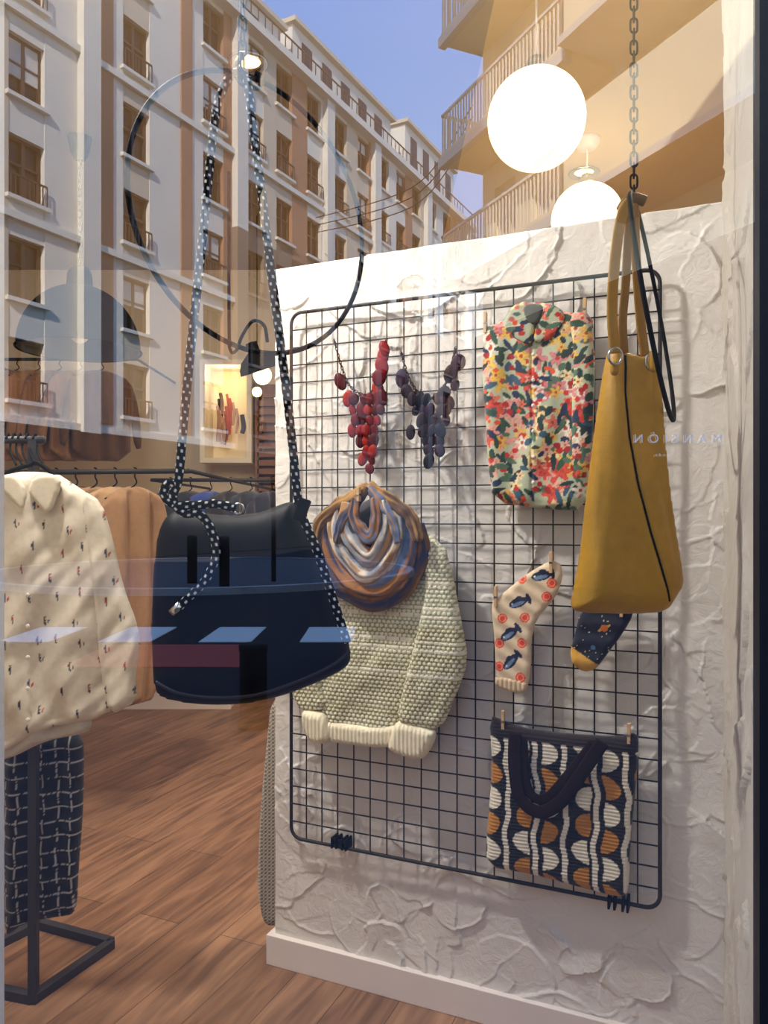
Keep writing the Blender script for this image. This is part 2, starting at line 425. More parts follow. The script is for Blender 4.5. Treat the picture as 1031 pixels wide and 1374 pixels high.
for i in range(0,len(edges),2):
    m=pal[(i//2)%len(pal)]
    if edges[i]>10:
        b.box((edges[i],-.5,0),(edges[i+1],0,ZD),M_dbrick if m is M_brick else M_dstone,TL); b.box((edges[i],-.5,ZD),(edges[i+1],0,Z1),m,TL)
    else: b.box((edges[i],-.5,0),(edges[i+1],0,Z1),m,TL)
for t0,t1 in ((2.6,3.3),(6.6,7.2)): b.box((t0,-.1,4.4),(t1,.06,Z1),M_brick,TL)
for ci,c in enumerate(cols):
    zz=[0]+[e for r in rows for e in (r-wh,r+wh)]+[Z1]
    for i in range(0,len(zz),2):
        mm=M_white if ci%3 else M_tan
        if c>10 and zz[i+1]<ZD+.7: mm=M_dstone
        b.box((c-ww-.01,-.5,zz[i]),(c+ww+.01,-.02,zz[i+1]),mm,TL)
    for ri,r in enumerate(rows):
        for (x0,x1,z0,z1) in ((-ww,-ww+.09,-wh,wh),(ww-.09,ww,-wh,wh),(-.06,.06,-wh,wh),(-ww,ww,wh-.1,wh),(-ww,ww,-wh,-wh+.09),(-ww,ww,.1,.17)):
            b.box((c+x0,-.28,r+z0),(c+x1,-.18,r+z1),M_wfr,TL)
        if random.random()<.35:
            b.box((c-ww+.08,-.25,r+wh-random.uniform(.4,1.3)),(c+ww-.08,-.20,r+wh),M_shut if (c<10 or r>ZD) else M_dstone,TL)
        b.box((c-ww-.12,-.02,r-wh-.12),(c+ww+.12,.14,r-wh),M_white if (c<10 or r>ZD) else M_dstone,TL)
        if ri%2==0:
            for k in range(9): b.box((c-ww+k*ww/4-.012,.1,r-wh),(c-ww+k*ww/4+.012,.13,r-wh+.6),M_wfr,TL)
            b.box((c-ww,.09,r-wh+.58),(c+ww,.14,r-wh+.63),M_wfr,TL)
for z in (4.2,10.2): b.box((-11,0,z-.12),(10.2,.16,z+.1),M_white,TL)
b.box((-11,0,16.18),(37,.16,16.4),M_white,TL)
for i,c in enumerate((-6,2.2,10,17,22,29,36)):
    if c>9:
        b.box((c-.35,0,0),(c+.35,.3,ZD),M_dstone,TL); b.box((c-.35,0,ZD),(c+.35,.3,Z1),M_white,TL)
    else: b.box((c-.35,0,0),(c+.35,.3,Z1),M_white,TL)
b.box((-11,-.5,Z1-.1),(37,.5,Z1+.25),M_white,TL)
b.box((-11,-.2,-.1),(TE,.5,4.0),M_gfloor,TL)
for (t0,t1,zt) in ((11,14.5,24.3),(15.5,26,25.2),(28,36,26.0)):
    b.box((t0,-7,Z1+.2),(t1,-1.0,zt),M_white,TL); b.box((t0-.2,-7.2,zt),(t1+.2,-.7,zt+.22),M_tan,TL)
    k=t0+.8
    while k<t1-1:
        b.box((k,-1.02,Z1+.9),(k+.9,-.96,zt-.5),M_wgl,TL); k+=1.9
for k in range(90): b.box((-10+k*.5,.3,Z1+.25),(-9.97+k*.5,.34,Z1+1.0),M_wfr,TL)
b.box((-11,.29,Z1+.98),(37,.35,Z1+1.03),M_wfr,TL)
b.build('apartment_building')

M_gold=pbr('cream_render',(246,230,192),.8,0,.04,1.5,.2)
TR=facade_T((2.5,my(19.4)),(.404,.915),(-.915,.404))
b=MB()
b.box((0,-7,0),(11.5,-.3,20),M_gold,TR)
cr=[1.0,2.6,4.3]; fl=[7.3,10.3,13.3,16.3]
ed=[0]+[e for c in cr for e in (c-.45,c+.45)]+[11.5]
for i in range(0,len(ed),2): b.box((ed[i],-.35,0),(ed[i+1],0,20),M_gold,TR)
for c in cr:
    zz=[0]+[e for f in fl for e in (f,f+2.1)]+[20]
    for i in range(0,len(zz),2): b.box((c-.46,-.35,zz[i]),(c+.46,-.01,zz[i+1]),M_gold,TR)
    for f in fl:
        b.box((c-.45,-.31,f),(c+.45,-.26,f+2.1),M_wgl,TR)
        b.box((c-.38,-.26,f+.9),(c+.38,-.245,f+2.02),M_shut,TR)
        for (x0,x1,z0,z1) in ((-.45,-.37,0,2.1),(.37,.45,0,2.1),(-.04,.04,0,2.1),(-.45,.45,2.0,2.1)): b.box((c+x0,-.24,f+z0),(c+x1,-.16,f+z1),M_white,TR)
for f in fl:
    b.box((-.1,-.1,f-.28),(4.9,1.15,f),M_gold,TR)
    b.box((-.15,1.0,f-.34),(4.9,1.2,f-.1),M_white,TR)
    b.box((-.1,1.08,f+.93),(4.9,1.14,f+.99),M_white,TR); b.box((-.1,0,f+.93),(-.04,1.14,f+.99),M_white,TR)
    k=-.1
    while k<4.9: b.box((k,1.09,f),(k+.03,1.12,f+.95),M_white,TR); k+=.13
    k=0
    while k<1.1: b.box((-.09,k,f),(-.06,k+.03,f+.95),M_white,TR); k+=.13
    b.box((5.3,-.1,f-.3),(11.3,1.5,f+1.3),M_gold,TR)
    b.box((5.2,-.1,f-.36),(11.4,1.58,f-.22),M_white,TR)
b.box((-.2,-.2,-.1),(11.6,.12,5.9),M_gfloor,TR)
b.build('balcony_building')
cb=[]
for i in range(3):
    v,f,_,_=tube_data(catmull([(-3.2,my(36),14.6+i*.35),(1.0,my(28),12.6+i*.35),(2.3,my(19.9),11.4+i*.3)],8),.02,6); cb.append((v,f))
multi('overhead_cables',cb,M_black)

# ------------------------------------------------------------------ grid panel
gp=wallpl(.035)
U0,_=gp.loc(391,423); U1,_=gp.loc(886,360)
Zt=(gp.loc(391,423)[1]+gp.loc(884,358)[1])/2; Zb=(gp.loc(398,1127)[1]+gp.loc(889,1219)[1])/2
mw=gp.mat(); items=[]
nc,nr=20,30
def wp(u,z,d=0): return gp.world(u,z,d)
for i in range(1,nc):
    u=U0+(U1-U0)*i/nc; v,f,_,_=tube_data([wp(u,Zb),wp(u,Zt)],.0021,6); items.append((v,f))
for j in range(1,nr):
    z=Zb+(Zt-Zb)*j/nr; v,f,_,_=tube_data([wp(U0,z,-.004),wp(U1,z,-.004)],.0021,6); items.append((v,f))
R=.035; pts=[]
for (cx,cz,a0) in ((U1-R,Zt-R,0),(U0+R,Zt-R,90),(U0+R,Zb+R,180),(U1-R,Zb+R,270)):
    for k in range(7):
        a=math.radians(a0+15*k); pts.append(wp(cx+R*math.cos(a),cz+R*math.sin(a)))
v,f,_,_=tube_data(pts,.0052,10,True); items.append((v,f))
g1=multi('wire_mesh',items,M_metal)
brs=[]
for (px,py) in ((455,1128),(828,1208)):
    u,z=gp.loc(px,py); bm_=MB()
    for du in (-.022,-.008,.012,.024): bm_.box((u+du,-.012,z-.022),(u+du+.006,.03,z+.010),M_black)
    bm_.box((u-.022,-.008,z-.004),(u+.03,.0,z+.006),M_black)
    brs.append(bm_.build('wall_bracket',.001,mw))
group('wire_grid_panel',[g1]+brs)

def peg(pl,px,py,d=-.03,s=1):
    u,z=pl.loc(px,py); b=MB()
    b.box((u-.004,d-.006,z-.028*s),(u+.004,d,z+.028*s),M_wood); b.box((u-.004,d+.002,z-.028*s),(u+.004,d+.008,z+.028*s),M_wood); b.box((u-.0045,d-.007,z-.004),(u+.0045,d+.009,z+.002),M_silver)
    return b.build('clothes_peg',.001,pl.mat())

# ---- necklaces
def disc(pl,px,py,a,b_,rot,d):
    u,z=pl.loc(px,py); V=[];Fc=[]; n=14; c,s=math.cos(rot),math.sin(rot)
    for (k,h) in ((1,0),(.8,-.0022),(.4,-.0034)):
        for i in range(n):
            t=2*math.pi*i/n; x=a*k*math.cos(t); y=b_*k*math.sin(t)
            V.append(pl.world(u+x*c-y*s,z+x*s+y*c,d+h+.18*x))
    for r in range(2):
        for i in range(n): Fc.append([r*n+i,r*n+(i+1)%n,(r+1)*n+(i+1)%n,(r+1)*n+i])
    Fc.append([2*n+i for i in range(n)]); Fc.append(list(range(n))[::-1]); return V,Fc
npz=wallpl(.06)
def necklace(name,chainpts,discs,pals,cc):
    it=[];cs=[]
    for k,(x,y,s) in enumerate(discs):
        it.append(disc(npz,x,y,.0165*s*random.uniform(.85,1.1),.023*s*random.uniform(.9,1.15),random.uniform(-.5,.5),-.002*(k%6))); cs.append(s2l(random.choice(pals)))
    d=multi('pendant_discs',it,M_enam,cs)
    ch=[]
    pts=catmull([npz.world(*npz.loc(*p),0) for p in chainpts],8)
    for a in range(0,len(pts)-1):
        m=pts[a]; dr=(pts[a+1]-pts[a]).normalized(); sd=dr.cross(Vector((.4,.915,0))).normalized() if a%2 else Vector((-.4,-.915,0))
        q=[m+dr*(.007*math.cos(t))+sd*(.0035*math.sin(t)) for t in np.linspace(0,2*math.pi,9)[:-1]]
        v,f,_,_=tube_data(q,.0014,5,True); ch.append((v,f))
    c=multi('chain',ch,pbr(name+'_chain',cc,.5,.2))
    st=[]
    for (x,y,s) in discs[::2]:
        u,z=npz.loc(x,y); v,f,_,_=tube_data([npz.world(u,z+.018,.0),npz.world(u+.003,z+.035,.0)],.0009,5); st.append((v,f))
    s=multi('links',st,c.data.materials[0])
    return group(name,[d,c,s])
red=[(457,512,1.15),(468,535,1),(515,478,1.2),(517,468,1),(514,492,1.2),(511,507,1.2),(507,522,1.1),(514,533,1),(505,536,1)]
for r_,(y,xs_) in enumerate(((536,(478,490,499)),(550,(474,484,495,507,513)),(564,(477,487,497,507)),(578,(474,484,494,503)),(592,(484,493,501)),(606,(492,501)),(616,(488,499)),(629,(499,)))):
    for x in xs_: red.append((x+random.uniform(-2,2),y,random.uniform(.72,.92)))
necklace('red_disc_necklace',[(449,458),(458,490),(470,518),(492,530),(506,512),(512,485),(519,455)],red,[(128,14,8),(98,8,10),(150,34,14),(74,8,14)],(70,28,20))
pur=[(540,508,1.25),(546,525,1),(616,487,1.1),(606,502,1.15),(612,517,.8),(598,528,1),(554,535,1),(603,540,.9)]
for r_,(y,xs_) in enumerate(((536,(562,574,588,598)),(550,(558,569,580,592,602)),(564,(566,577,588,600)),(578,(570,580,594)),(592,(572,582,590)),(605,(578,591)),(619,(579,)),(580,(553,)))):
    for x in xs_: pur.append((x+random.uniform(-2,2),y,random.uniform(.72,.92)))
necklace('purple_disc_necklace',[(539,474),(548,505),(562,527),(580,534),(598,515),(606,490),(612,466)],pur,[(32,8,28),(16,8,26),(46,16,40),(32,6,18)],(46,28,24))

# ---- floral blouse
fp=wallpl(.055)
bl=[(649,440),(674,432),(690,413),(716,404),(744,409),(760,420),(795,419),(799,470),(798,540),(794,620),(786,685),(735,684),(662,673),(655,620),(652,560),(647,500)]
g=np.random.default_rng(5); u0,z1=fp.loc(645,400);u1,z0=fp.loc(805,690)
fl_l=[]
PF=[(232,158,144),(224,112,90),(236,214,160),(228,184,76),(232,222,204),(210,130,134),(214,76,58),(226,170,150)]
for k in range(110): fl_l.append(('fl',g.uniform(u0,u1),g.uniform(z0,z1),g.uniform(.020,.036),0,g.uniform(0,6),PF[g.integers(8)]))
for k in range(230): fl_l.append(('leaf',g.uniform(u0,u1),g.uniform(z0,z1),g.uniform(.010,.024),g.uniform(.005,.009),g.uniform(0,3.14),[(22,50,52),(40,76,58),(24,44,80),(76,108,84),(54,88,112),(28,62,46)][g.integers(6)]))
for k in range(50): fl_l.append(('fl',g.uniform(u0,u1),g.uniform(z0,z1),g.uniform(.012,.022),0,g.uniform(0,6),PF[g.integers(8)]))
for k in range(110): fl_l.append(('b',g.uniform(u0,u1),g.uniform(z0,z1),g.uniform(.005,.011),g.uniform(.005,.009),0,[(180,26,20),(160,22,26),(220,80,26),(196,44,34)][g.integers(4)]))
idxs=list(range(110,len(fl_l))); g.shuffle(idxs); fl_l=fl_l[:110]+[fl_l[i] for i in idxs]
def floral(x,z):
    C=np.tile(A((182,190,162)),(len(x),1))
    for it in fl_l:
        k,cx,cz,a,b_,rot,c=it; cx=float(cx);cz=float(cz);a=float(a);rot=float(rot)
        near=np.nonzero((abs(x-cx)<a*1.6)&(abs(z-cz)<a*1.6))[0]
        if len(near)==0: continue
        xx=x[near];zz=z[near]
        if k=='fl':
            th=np.arctan2(zz-cz,xx-cx); rr=np.hypot(xx-cx,zz-cz)
            m=rr<a*(.72+.28*np.cos(5*(th+rot))); C[near[m]]=A(c)
            m2=m&(rr>a*.4)&(np.cos(5*(th+rot))<.2); C[near[m2]]=A(c)*.68
            C[near[rr<a*.22]]=A((180,60,30))
        else:
            m=ellm(xx,zz,cx,cz,a,float(b_),rot); C[near[m]]=A(c)
    return C
def wrs(x,z): return .008*(vnoise(x*18,z*9,3)-.5)+.004*np.sin(x*60+vnoise(x*6,z*6,2)*6)
xc,_=fp.loc(716,500)
bparts=[cloth('body',fp,bl,M_fab,.0026,.022,.03,lambda x,z:wrs(x,z)-.004*np.exp(-((x-xc)/.003)**2),floral,0,sm=1)]
bparts.append(cloth('collar_left',fp,[(690,413),(712,406),(722,440),(716,466),(700,462),(676,440)],M_fab,.0026,.008,.012,None,lambda x,z:floral(x+.05,z)*.9,.024,sm=1))
bparts.append(cloth('collar_right',fp,[(722,440),(742,409),(762,424),(757,446),(734,462),(718,462)],M_fab,.0026,.008,.012,None,lambda x,z:floral(x-.07,z)*.9,.024,sm=1))
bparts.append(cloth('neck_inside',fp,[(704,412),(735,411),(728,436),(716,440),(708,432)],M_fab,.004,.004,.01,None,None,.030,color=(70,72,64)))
bparts.append(cloth('folded_sleeve',fp,[(764,422),(795,421),(799,480),(798,560),(793,640),(770,645),(768,560),(772,480)],M_fab,.0026,.012,.02,wrs,lambda x,z:floral(x-.03,z+.02),.018,sm=1))
for k in range(6):
    u,z=fp.loc(719,478+k*34); bparts.append(lathe('button',[(.001,.003),(.0045,.003),(.005,.001),(.005,0)],M_base,fp.world(u,z,-.027),12,Matrix.Rotation(math.radians(WD),4,'Z')@Matrix.Rotation(math.radians(90),4,'X')))
for (x,y) in ((653,434),(786,416)): bparts.append(peg(fp,x,y,-.01))
group('floral_blouse',bparts)

# ---- knit sweater
kp=wallpl(.054)
def knit_h(x,z):
    row=np.floor(z/.0115); xx=x/.0140+.5*(row%2)
    return .0032*np.abs(np.sin(np.pi*xx))*np.abs(np.sin(np.pi*z/.0115))
zref=[kp.loc(520,y)[1] for y in (700,770,835,905,960)]
def knit_c(x,z):
    row=np.floor(z/.0115); xx=x/.0140+.5*(row%2)
    d=np.abs(np.sin(np.pi*xx))*np.abs(np.sin(np.pi*z/.0115))
    th=.38+.08*(vnoise(x*30,z*30)-.5)
    band=(row%8==1)|(row%8==3)
    th=np.where(band&(z>zref[3])&(z<zref[1]),.06,th)
    C=np.where((d>th)[:,None],A((238,234,212)),A((148,144,88)))
    C=np.where(((d<=th)&(z>zref[2]))[:,None],A((158,164,130)),C)
    return C
def rib(x,z): return .0022*np.sin(x*520)
def swr(x,z): return knit_h(x,z)+.014*(vnoise(x*9+z*4,z*6,8)-.5)+.008*(vnoise(x*22-z*14,z*9,3)-.5)
sp_=[]
sp_.append(cloth('body',kp,[(438,715),(470,695),(540,690),(578,716),(606,745),(600,860),(545,960),(530,1000),(450,990),(432,960),(405,925),(402,900),(428,800)],M_knit,.003,.030,.04,swr,knit_c,0,back=.2,sm=1))
sp_.append(cloth('sleeve_right',kp,[(574,724),(590,728),(608,746),(622,820),(634,884),(616,932),(598,974),(568,972),(538,964),(550,910),(566,850),(578,790)],M_knit,.003,.030,.026,swr,knit_c,.030,back=.6,sm=1))
sp_.append(cloth('sleeve_left',kp,[(434,760),(446,790),(442,860),(436,910),(446,948),(412,954),(397,926),(404,880),(424,810)],M_knit,.003,.020,.026,swr,knit_c,.026,back=.6,sm=1))
cr_=lambda x,z:np.tile(A((238,228,198)),(len(x),1))
sp_.append(cloth('cuff_right',kp,[(539,962),(556,964),(578,970),(593,976),(588,994),(575,1014),(560,1013),(528,1002),(531,984)],M_knit,.0028,.026,.022,rib,cr_,.034,back=.6,sm=2))
sp_.append(cloth('cuff_left',kp,[(413,948),(428,950),(444,953),(452,988),(440,995),(424,992),(414,970)],M_knit,.0028,.024,.022,rib,cr_,.030,back=.6,sm=2))
sp_.append(cloth('hem',kp,[(436,962),(470,968),(510,972),(546,968),(536,1000),(500,1001),(440,992)],M_knit,.0028,.022,.018,rib,cr_,.014,back=.5,sm=1))
group('knit_sweater',sp_)

# ---- snood scarf : soft nested cowl folds
scp=wallpl(.089)
def fold(name,pts,w,d,pal,seed,flat=.7,seg=32):
    P=catmull([scp.world(*scp.loc(*p),-d) for p in pts],14)
    g_=np.random.default_rng(seed)
    a1,a2,a3=g_.uniform(0,6,3)
    def rad(t,th):
        s_=math.sin(math.pi*min(1,max(0,t)))
        return w*(.60+.40*s_**.6)*(1+.17*math.cos(4*th+a1+4*t)+.10*math.cos(7*th+a2-5*t)+.10*math.sin(19*t+a3+2*math.cos(th))+.07*math.sin(34*t+a1))
    V,Fc,S,TH=tube_data(P,rad,seg,False,flat,(-.404,-.915,0),.004)
    n1=vnoise(S*16+seed,TH*1.3,seed); n2=vnoise(S*7,TH*2.2+4,seed+3); n3=vnoise(S*90,TH*6,seed+7)
    q=np.clip((.55*n1+.55*n2+.12*n3-.12),0,.999)*(len(pal)-1); i=np.floor(q).astype(int); f=np.clip(((q-i)-.3)/.4,0,1)[:,None]
    PA=np.array([A(c) for c in pal]); C=PA[i]*(1-f)+PA[np.minimum(i+1,len(pal)-1)]*f
    return mkmesh(name,V,Fc,M_fab,True,C)
P1=[(74,56,50),(124,90,50),(44,56,92),(104,74,52),(164,114,50),(56,76,118)]
P2=[(50,76,128),(90,116,160),(160,108,54),(64,70,98),(132,98,58)]
P3_=[(206,196,182),(128,140,162),(220,206,184),(166,122,74),(196,188,178)]
P4=[(220,206,186),(150,156,168),(188,138,78),(226,214,194)]
P5=[(124,90,54),(160,118,58),(92,66,52),(178,126,58)]
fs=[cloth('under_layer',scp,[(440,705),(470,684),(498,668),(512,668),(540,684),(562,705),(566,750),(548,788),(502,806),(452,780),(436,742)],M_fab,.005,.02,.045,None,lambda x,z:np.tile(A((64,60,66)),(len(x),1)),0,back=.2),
 fold('fold_1',[(441,696),(434,728),(446,768),(478,796),(512,804),(546,786),(566,746),(563,702)],.027,.018,P1,1),
 fold('fold_2',[(450,688),(447,722),(462,760),(492,784),(522,786),(548,758),(558,722),(552,690)],.026,.034,P2,3),
 fold('fold_3',[(462,682),(462,714),(476,746),(500,768),(522,758),(540,728),(543,694),(536,676)],.024,.048,P3_,5),
 fold('fold_4',[(478,674),(476,704),(488,730),(508,746),(524,726),(531,698),(526,672)],.021,.060,P4,6),
 fold('fold_5',[(492,668),(490,692),(500,712),(512,718),(519,696),(516,668)],.017,.070,P2,8),
 fold('drape_left',[(505,652),(486,668),(462,682),(442,698),(434,722)],.019,.050,P5,9),
 fold('drape_left_inner',[(506,654),(492,676),(474,700),(466,728)],.015,.066,P1,12),
 fold('drape_right',[(505,652),(522,664),(546,680),(563,700),(570,726)],.018,.050,P5,11),
 fold('drape_right_inner',[(507,654),(524,676),(540,702),(546,728)],.014,.064,[(168,96,44),(90,110,148),(190,138,70)],13)]
fs.append(peg(scp,499,664,-.085,.7))
group('snood_scarf',fs)

# ---- fish socks
so=wallpl(.055)
fish=[(728,772,-.25),(697,808,-.1),(685,850,.15),(687,887,.35)]
sl=[(735,800),(706,828),(676,829),(702,862),(672,893),(742,782),(702,776),(672,862),(700,908)]
def fishc(x,z):
    C=np.tile(A((222,200,168)),(len(x),1))
    for (px,py) in sl:
        u,zz=so.loc(px,py); C[ellm(x,z,u,zz,.013,.013)]=A((218,74,42)); C[ellm(x,z,u,zz,.0095,.0095)]=A((236,150,118)); C[ellm(x,z,u,zz,.007,.007)]=A((210,60,38))
    for (px,py,ro) in fish:
        u,zz=so.loc(px,py); ro+=.5
        du,dz=math.cos(ro),math.sin(ro)
        C[ellm(x,z,u,zz,.026,.0125,ro)]=A((20,30,64)); C[ellm(x,z,u-.003*dz,zz-.004,.019,.005,ro)]=A((110,136,168))
        C[ellm(x,z,u+.030*du,zz+.030*dz,.006,.015,ro)]=A((20,30,64)); C[ellm(x,z,u+.006*du-.012*dz,zz+.012*du,.010,.006,ro)]=A((20,30,64))
        C[ellm(x,z,u-.018*du,zz-.018*dz+.002,.0022,.0022)]=A((240,240,230))
    return C
group('fish_print_sock',[cloth('sock',so,[(659,808),(672,799),(704,772),(740,751),(754,757),(756,775),(746,802),(720,830),(713,862),(713,900),(706,929),(690,928),(666,919),(664,860)],M_fab,.0022,.012,.016,lambda x,z:.0015*np.sin(z*150+x*90),fishc,0,sm=1),
  cloth('cuff_rib',so,[(665,905),(711,912),(706,930),(689,929),(665,920)],M_knit,.003,.012,.010,rib,lambda x,z:np.tile(A((220,194,158)),(len(x),1)),.003,sm=1), peg(so,667,800,-.012),peg(so,741,754,-.012)])
# ---- space sock
def spc(x,z):
    C=np.tile(A((14,19,42)),(len(x),1))
    C[vnoise(x*260,z*260,5)>.93]=A((220,210,170))
    u,zz=so.loc(812,842); C[ellm(x,z,u,zz,.018,.004,.5)]=A((214,170,70)); C[ellm(x,z,u,zz,.009,.009)]=A((222,120,50))
    u,zz=so.loc(797,868); C[ellm(x,z,u,zz,.006,.006)]=A((90,130,180))
    a=so.loc(790,880); C[(z-a[1])<-.6*(x-a[0]-.004)-.006]=A((210,160,64))
    return C
group('space_print_sock',[cloth('sock',so,[(778,822),(800,808),(850,808),(850,826),(836,850),(818,874),(800,898),(784,902),(769,892),(765,874),(772,850)],M_fab,.0022,.012,.016,lambda x,z:.002*np.sin(z*130),spc,0,sm=1),peg(so,835,812,-.012)])

# ---- patterned tote
tp=wallpl(.056)
ux0,_=tp.loc(655,1080); ux1,_=tp.loc(852,1080); ztop=tp.loc(700,975)[1]
def totec(x,z):
    w=(ux1-ux0)/5.0; q=(x-ux0+.004*np.sin(z*26)+.003*np.sin(z*70))/w; p=q-np.floor(q); ci=np.floor(q)
    C=np.tile(A((18,14,16)),(len(x),1))
    C[(p>.68)&(p<.86)]=A((230,222,204))
    hz=.068; zz=z/hz+.5*(ci%2); ri=np.floor(zz); dz=(zz-ri-.5)*hz; dx=(p-.04)*w
    fl=(ci%2==1); dx=np.where(fl,(.58-p)*w,dx)
    m=(dx>0)&((dx/(.52*w))**2+(dz/.030)**2<1)
    tn=((ri+ci)%2==0); C[m&tn]=A((186,124,40)); C[m&~tn]=A((228,220,200))
    C[z>ztop-.030]=A((32,20,18))
    return C
tparts=[cloth('body',tp,[(657,959),(676,966),(700,976),(760,984),(830,988),(856,982),(858,1005),(851,1080),(846,1140),(844,1196),(834,1204),(780,1190),(720,1173),(651,1161),(655,1100),(661,1030)],M_knit,.0026,.024,.03,lambda x,z:.0014*np.sin(z*700)+.014*(vnoise(x*7,z*4,5)-.5),totec,0,back=.25,sm=1)]
M_web=pbr('brown_webbing',(34,20,18),.95,spec=.1)
hb=[(697,978),(696,1020),(703,1062),(728,1082),(757,1068),(785,1030),(812,990)]
tparts.append(tube('handle_front',[tp.world(*tp.loc(*p),-.042) for p in hb],.017,M_web,12,False,.2,up=(-.404,-.915,0)))
hb=[(706,985),(712,1050),(735,1066),(765,1036),(800,992)]
tparts.append(tube('handle_rear',[tp.world(*tp.loc(*p),-.037) for p in hb],.013,M_web,12,False,.2,up=(-.404,-.915,0)))
for (x,y) in ((677,966),(845,984)): tparts.append(peg(tp,x,y,-.012))
group('patterned_tote_bag',tparts)

# ------------------------------------------------------------------ left hoop + navy bag
def hoop(name,c,R,ang,r,mat):
    M=Matrix.Translation(c)@Matrix.Rotation(ang,4,'Z')
    pts=[M@Vector((R*math.cos(t),0,R*math.sin(t))) for t in np.linspace(0,2*math.pi,97)[:-1]]
    return tube(name,pts,r,mat,10,True,sm=False)
c1=P3(347,290,1.42)
h1=hoop('ring',c1,.2515,math.radians(42),.0048,M_black)
topz=c1.z+.2515
ch1=chain('chain',(c1.x-.03,c1.y,3.5),(c1.x-.03,c1.y,topz+.035),M_black)
hk=tube('hook',[(c1.x-.03,c1.y,topz+.045),(c1.x-.044,c1.y,topz+.02),(c1.x-.03,c1.y,topz-.006),(c1.x,c1.y,topz-.014),(c1.x+.006,c1.y,topz+.006),(c1.x-.006,c1.y,topz+.012)],.005,M_black,8)
group('hanging_hoop',[h1,ch1,hk])
YB=1.40
def ropec(S,TH):
    k=np.floor(S/.012); p=S/.012-k
    t=(TH/(2*math.pi)*4+k*.5)%1
    m=(p>.28)&(p<.70)&(t>.15)&(t<.48)
    return np.where(m[:,None],A((240,240,235)),A((5,5,7)))
def rope(name,pts,Y=YB,r=.0080): return tube(name,[P3(x,y,Y) for (x,y) in pts],r,M_rope,24,n=16,ds=.0018,col=ropec)
r1=rope('rope_left',[(303,112),(292,140),(284,200),(272,320),(258,450),(247,560),(240,640),(232,668),(246,688),(268,690),(284,712),(290,745),(276,778),(255,800),(240,815)])
r2=rope('rope_right',[(332,106),(337,150),(350,250),(366,380),(384,520),(394,610),(402,680),(424,735),(446,800),(466,862)])
r3=rope('rope_top',[(303,112),(310,100),(322,97),(332,106)])
r4=rope('rope_knot',[(236,652),(226,648),(220,662),(232,676),(262,678),(290,676),(316,682)])
tip=tube('cord_end',[P3(243,811,YB),P3(231,823,YB)],.0085,M_silver,12,sm=False)
cl=boxo('cord_lock',(-.011,-.012,-.021),(.011,.012,.021),M_black,.003,Matrix.Translation(P3(405,684,YB))@Matrix.Rotation(.35,4,'Y'))
ey=tube('eyelet',[P3(320+7*math.cos(t),683+7*math.sin(t),YB) for t in np.linspace(0,2*math.pi,17)[:-1]],.0025,M_silver,8,True,sm=False)
bp_=Pl(P3(340,800,1.46).x,1.46,0)
navy=cloth('bag_body',bp_,[(213,712),(222,694),(236,684),(266,688),(310,692),(350,688),(378,676),(396,672),(408,694),(426,738),(448,795),(466,850),(472,885),(462,898),(430,914),(385,932),(330,945),(270,946),(222,938),(208,925),(204,880),(204,810),(208,750)],M_nylon,.006,.055,.07,lambda x,z:.006*(vnoise(x*8,z*8,2)-.5),None,0,back=.8,color=(5,7,15))
rimp=[(209,915),(240,930),(290,936),(345,932),(400,914),(445,893),(470,874)]
rim=tube('bottom_seam',[P3(x,y,1.405) for x,y in rimp],.003,pbr('seam_navy',(18,21,34),.6),8)
group('navy_rope_handle_bag',[r1,r2,r3,r4,tip,cl,ey,navy,rim])

# ------------------------------------------------------------------ right hoop + mustard bag
c2=P3(877,415,1.56)
h2=hoop('ring',c2,.229,math.atan2(1.56,c2.x)-math.radians(5),.0046,M_black)
M_=Matrix.Translation(c2)@Matrix.Rotation(math.radians(10.0),4,'Y').inverted()@Matrix.Translation(-c2)
h2.data.transform(M_)
tp2=max((v.co for v in h2.data.vertices),key=lambda v:v.z).copy()
ch2=chain('chain',(tp2.x,tp2.y,3.5),(tp2.x,tp2.y,tp2.z+.012),M_black)
group('hanging_hoop',[h2,ch2])
YY=1.50
yp=Pl(P3(840,650,YY).x,YY,0)
must=(182,136,38)
def mustc(x,z):
    C=np.tile(A(must),(len(x),1)); C*= (1+.16*(vnoise(x*25,z*25,2)-.5))[:,None]; return C
seam=[(834,478),(832,530),(836,590),(846,650),(862,712),(879,768),(893,812)]
SL=np.array([yp.loc(*p) for p in seam]); o_=np.argsort(SL[:,1])
def seamx(z): return np.interp(z,SL[o_,1],SL[o_,0])
zb_=yp.loc(850,820)[1]
def ywr(x,z):
    s=x-seamx(z)
    low=np.clip((zb_+.12-z)/.12,0,1)
    return .014*(vnoise(x*12,z*5,4)-.5)+.005*np.sin(x*46+z*18)-.006*np.exp(-(s/.004)**2)-.36*np.clip(s,0,.1)+.004*low*np.sin(x*60)
yb=cloth('bag_body',yp,[(815,474),(824,468),(850,476),(874,482),(885,490),(888,530),(893,600),(899,660),(907,715),(915,765),(916,785),(906,800),(893,821),(850,824),(776,822),(765,814),(770,790),(779,740),(786,670),(795,600),(804,535),(811,490)],M_leather,.0035,.045,.045,ywr,mustc,0,back=.8,sm=1)
bvh=BVHTree.FromPolygons([v.co for v in yb.data.vertices],[p.vertices for p in yb.data.polygons])
P=[]
for zz in np.linspace(SL[:,1].max()-.004,SL[:,1].min()+.012,40):
    hit=bvh.ray_cast(Vector((float(seamx(zz)),-.5,float(zz))),Vector((0,1,0)))
    if hit[0] is not None: P.append(yb.matrix_world@(hit[0]+Vector((0,-.001,0))))
pip=tube('black_piping',P,.0022,M_black,8,n=3)
M_mu=attrmat('mustard_strap',.45,.4,420,.001,0,spec=.35)
mc=lambda S,T:np.tile(A((172,126,34)),(len(S),1))
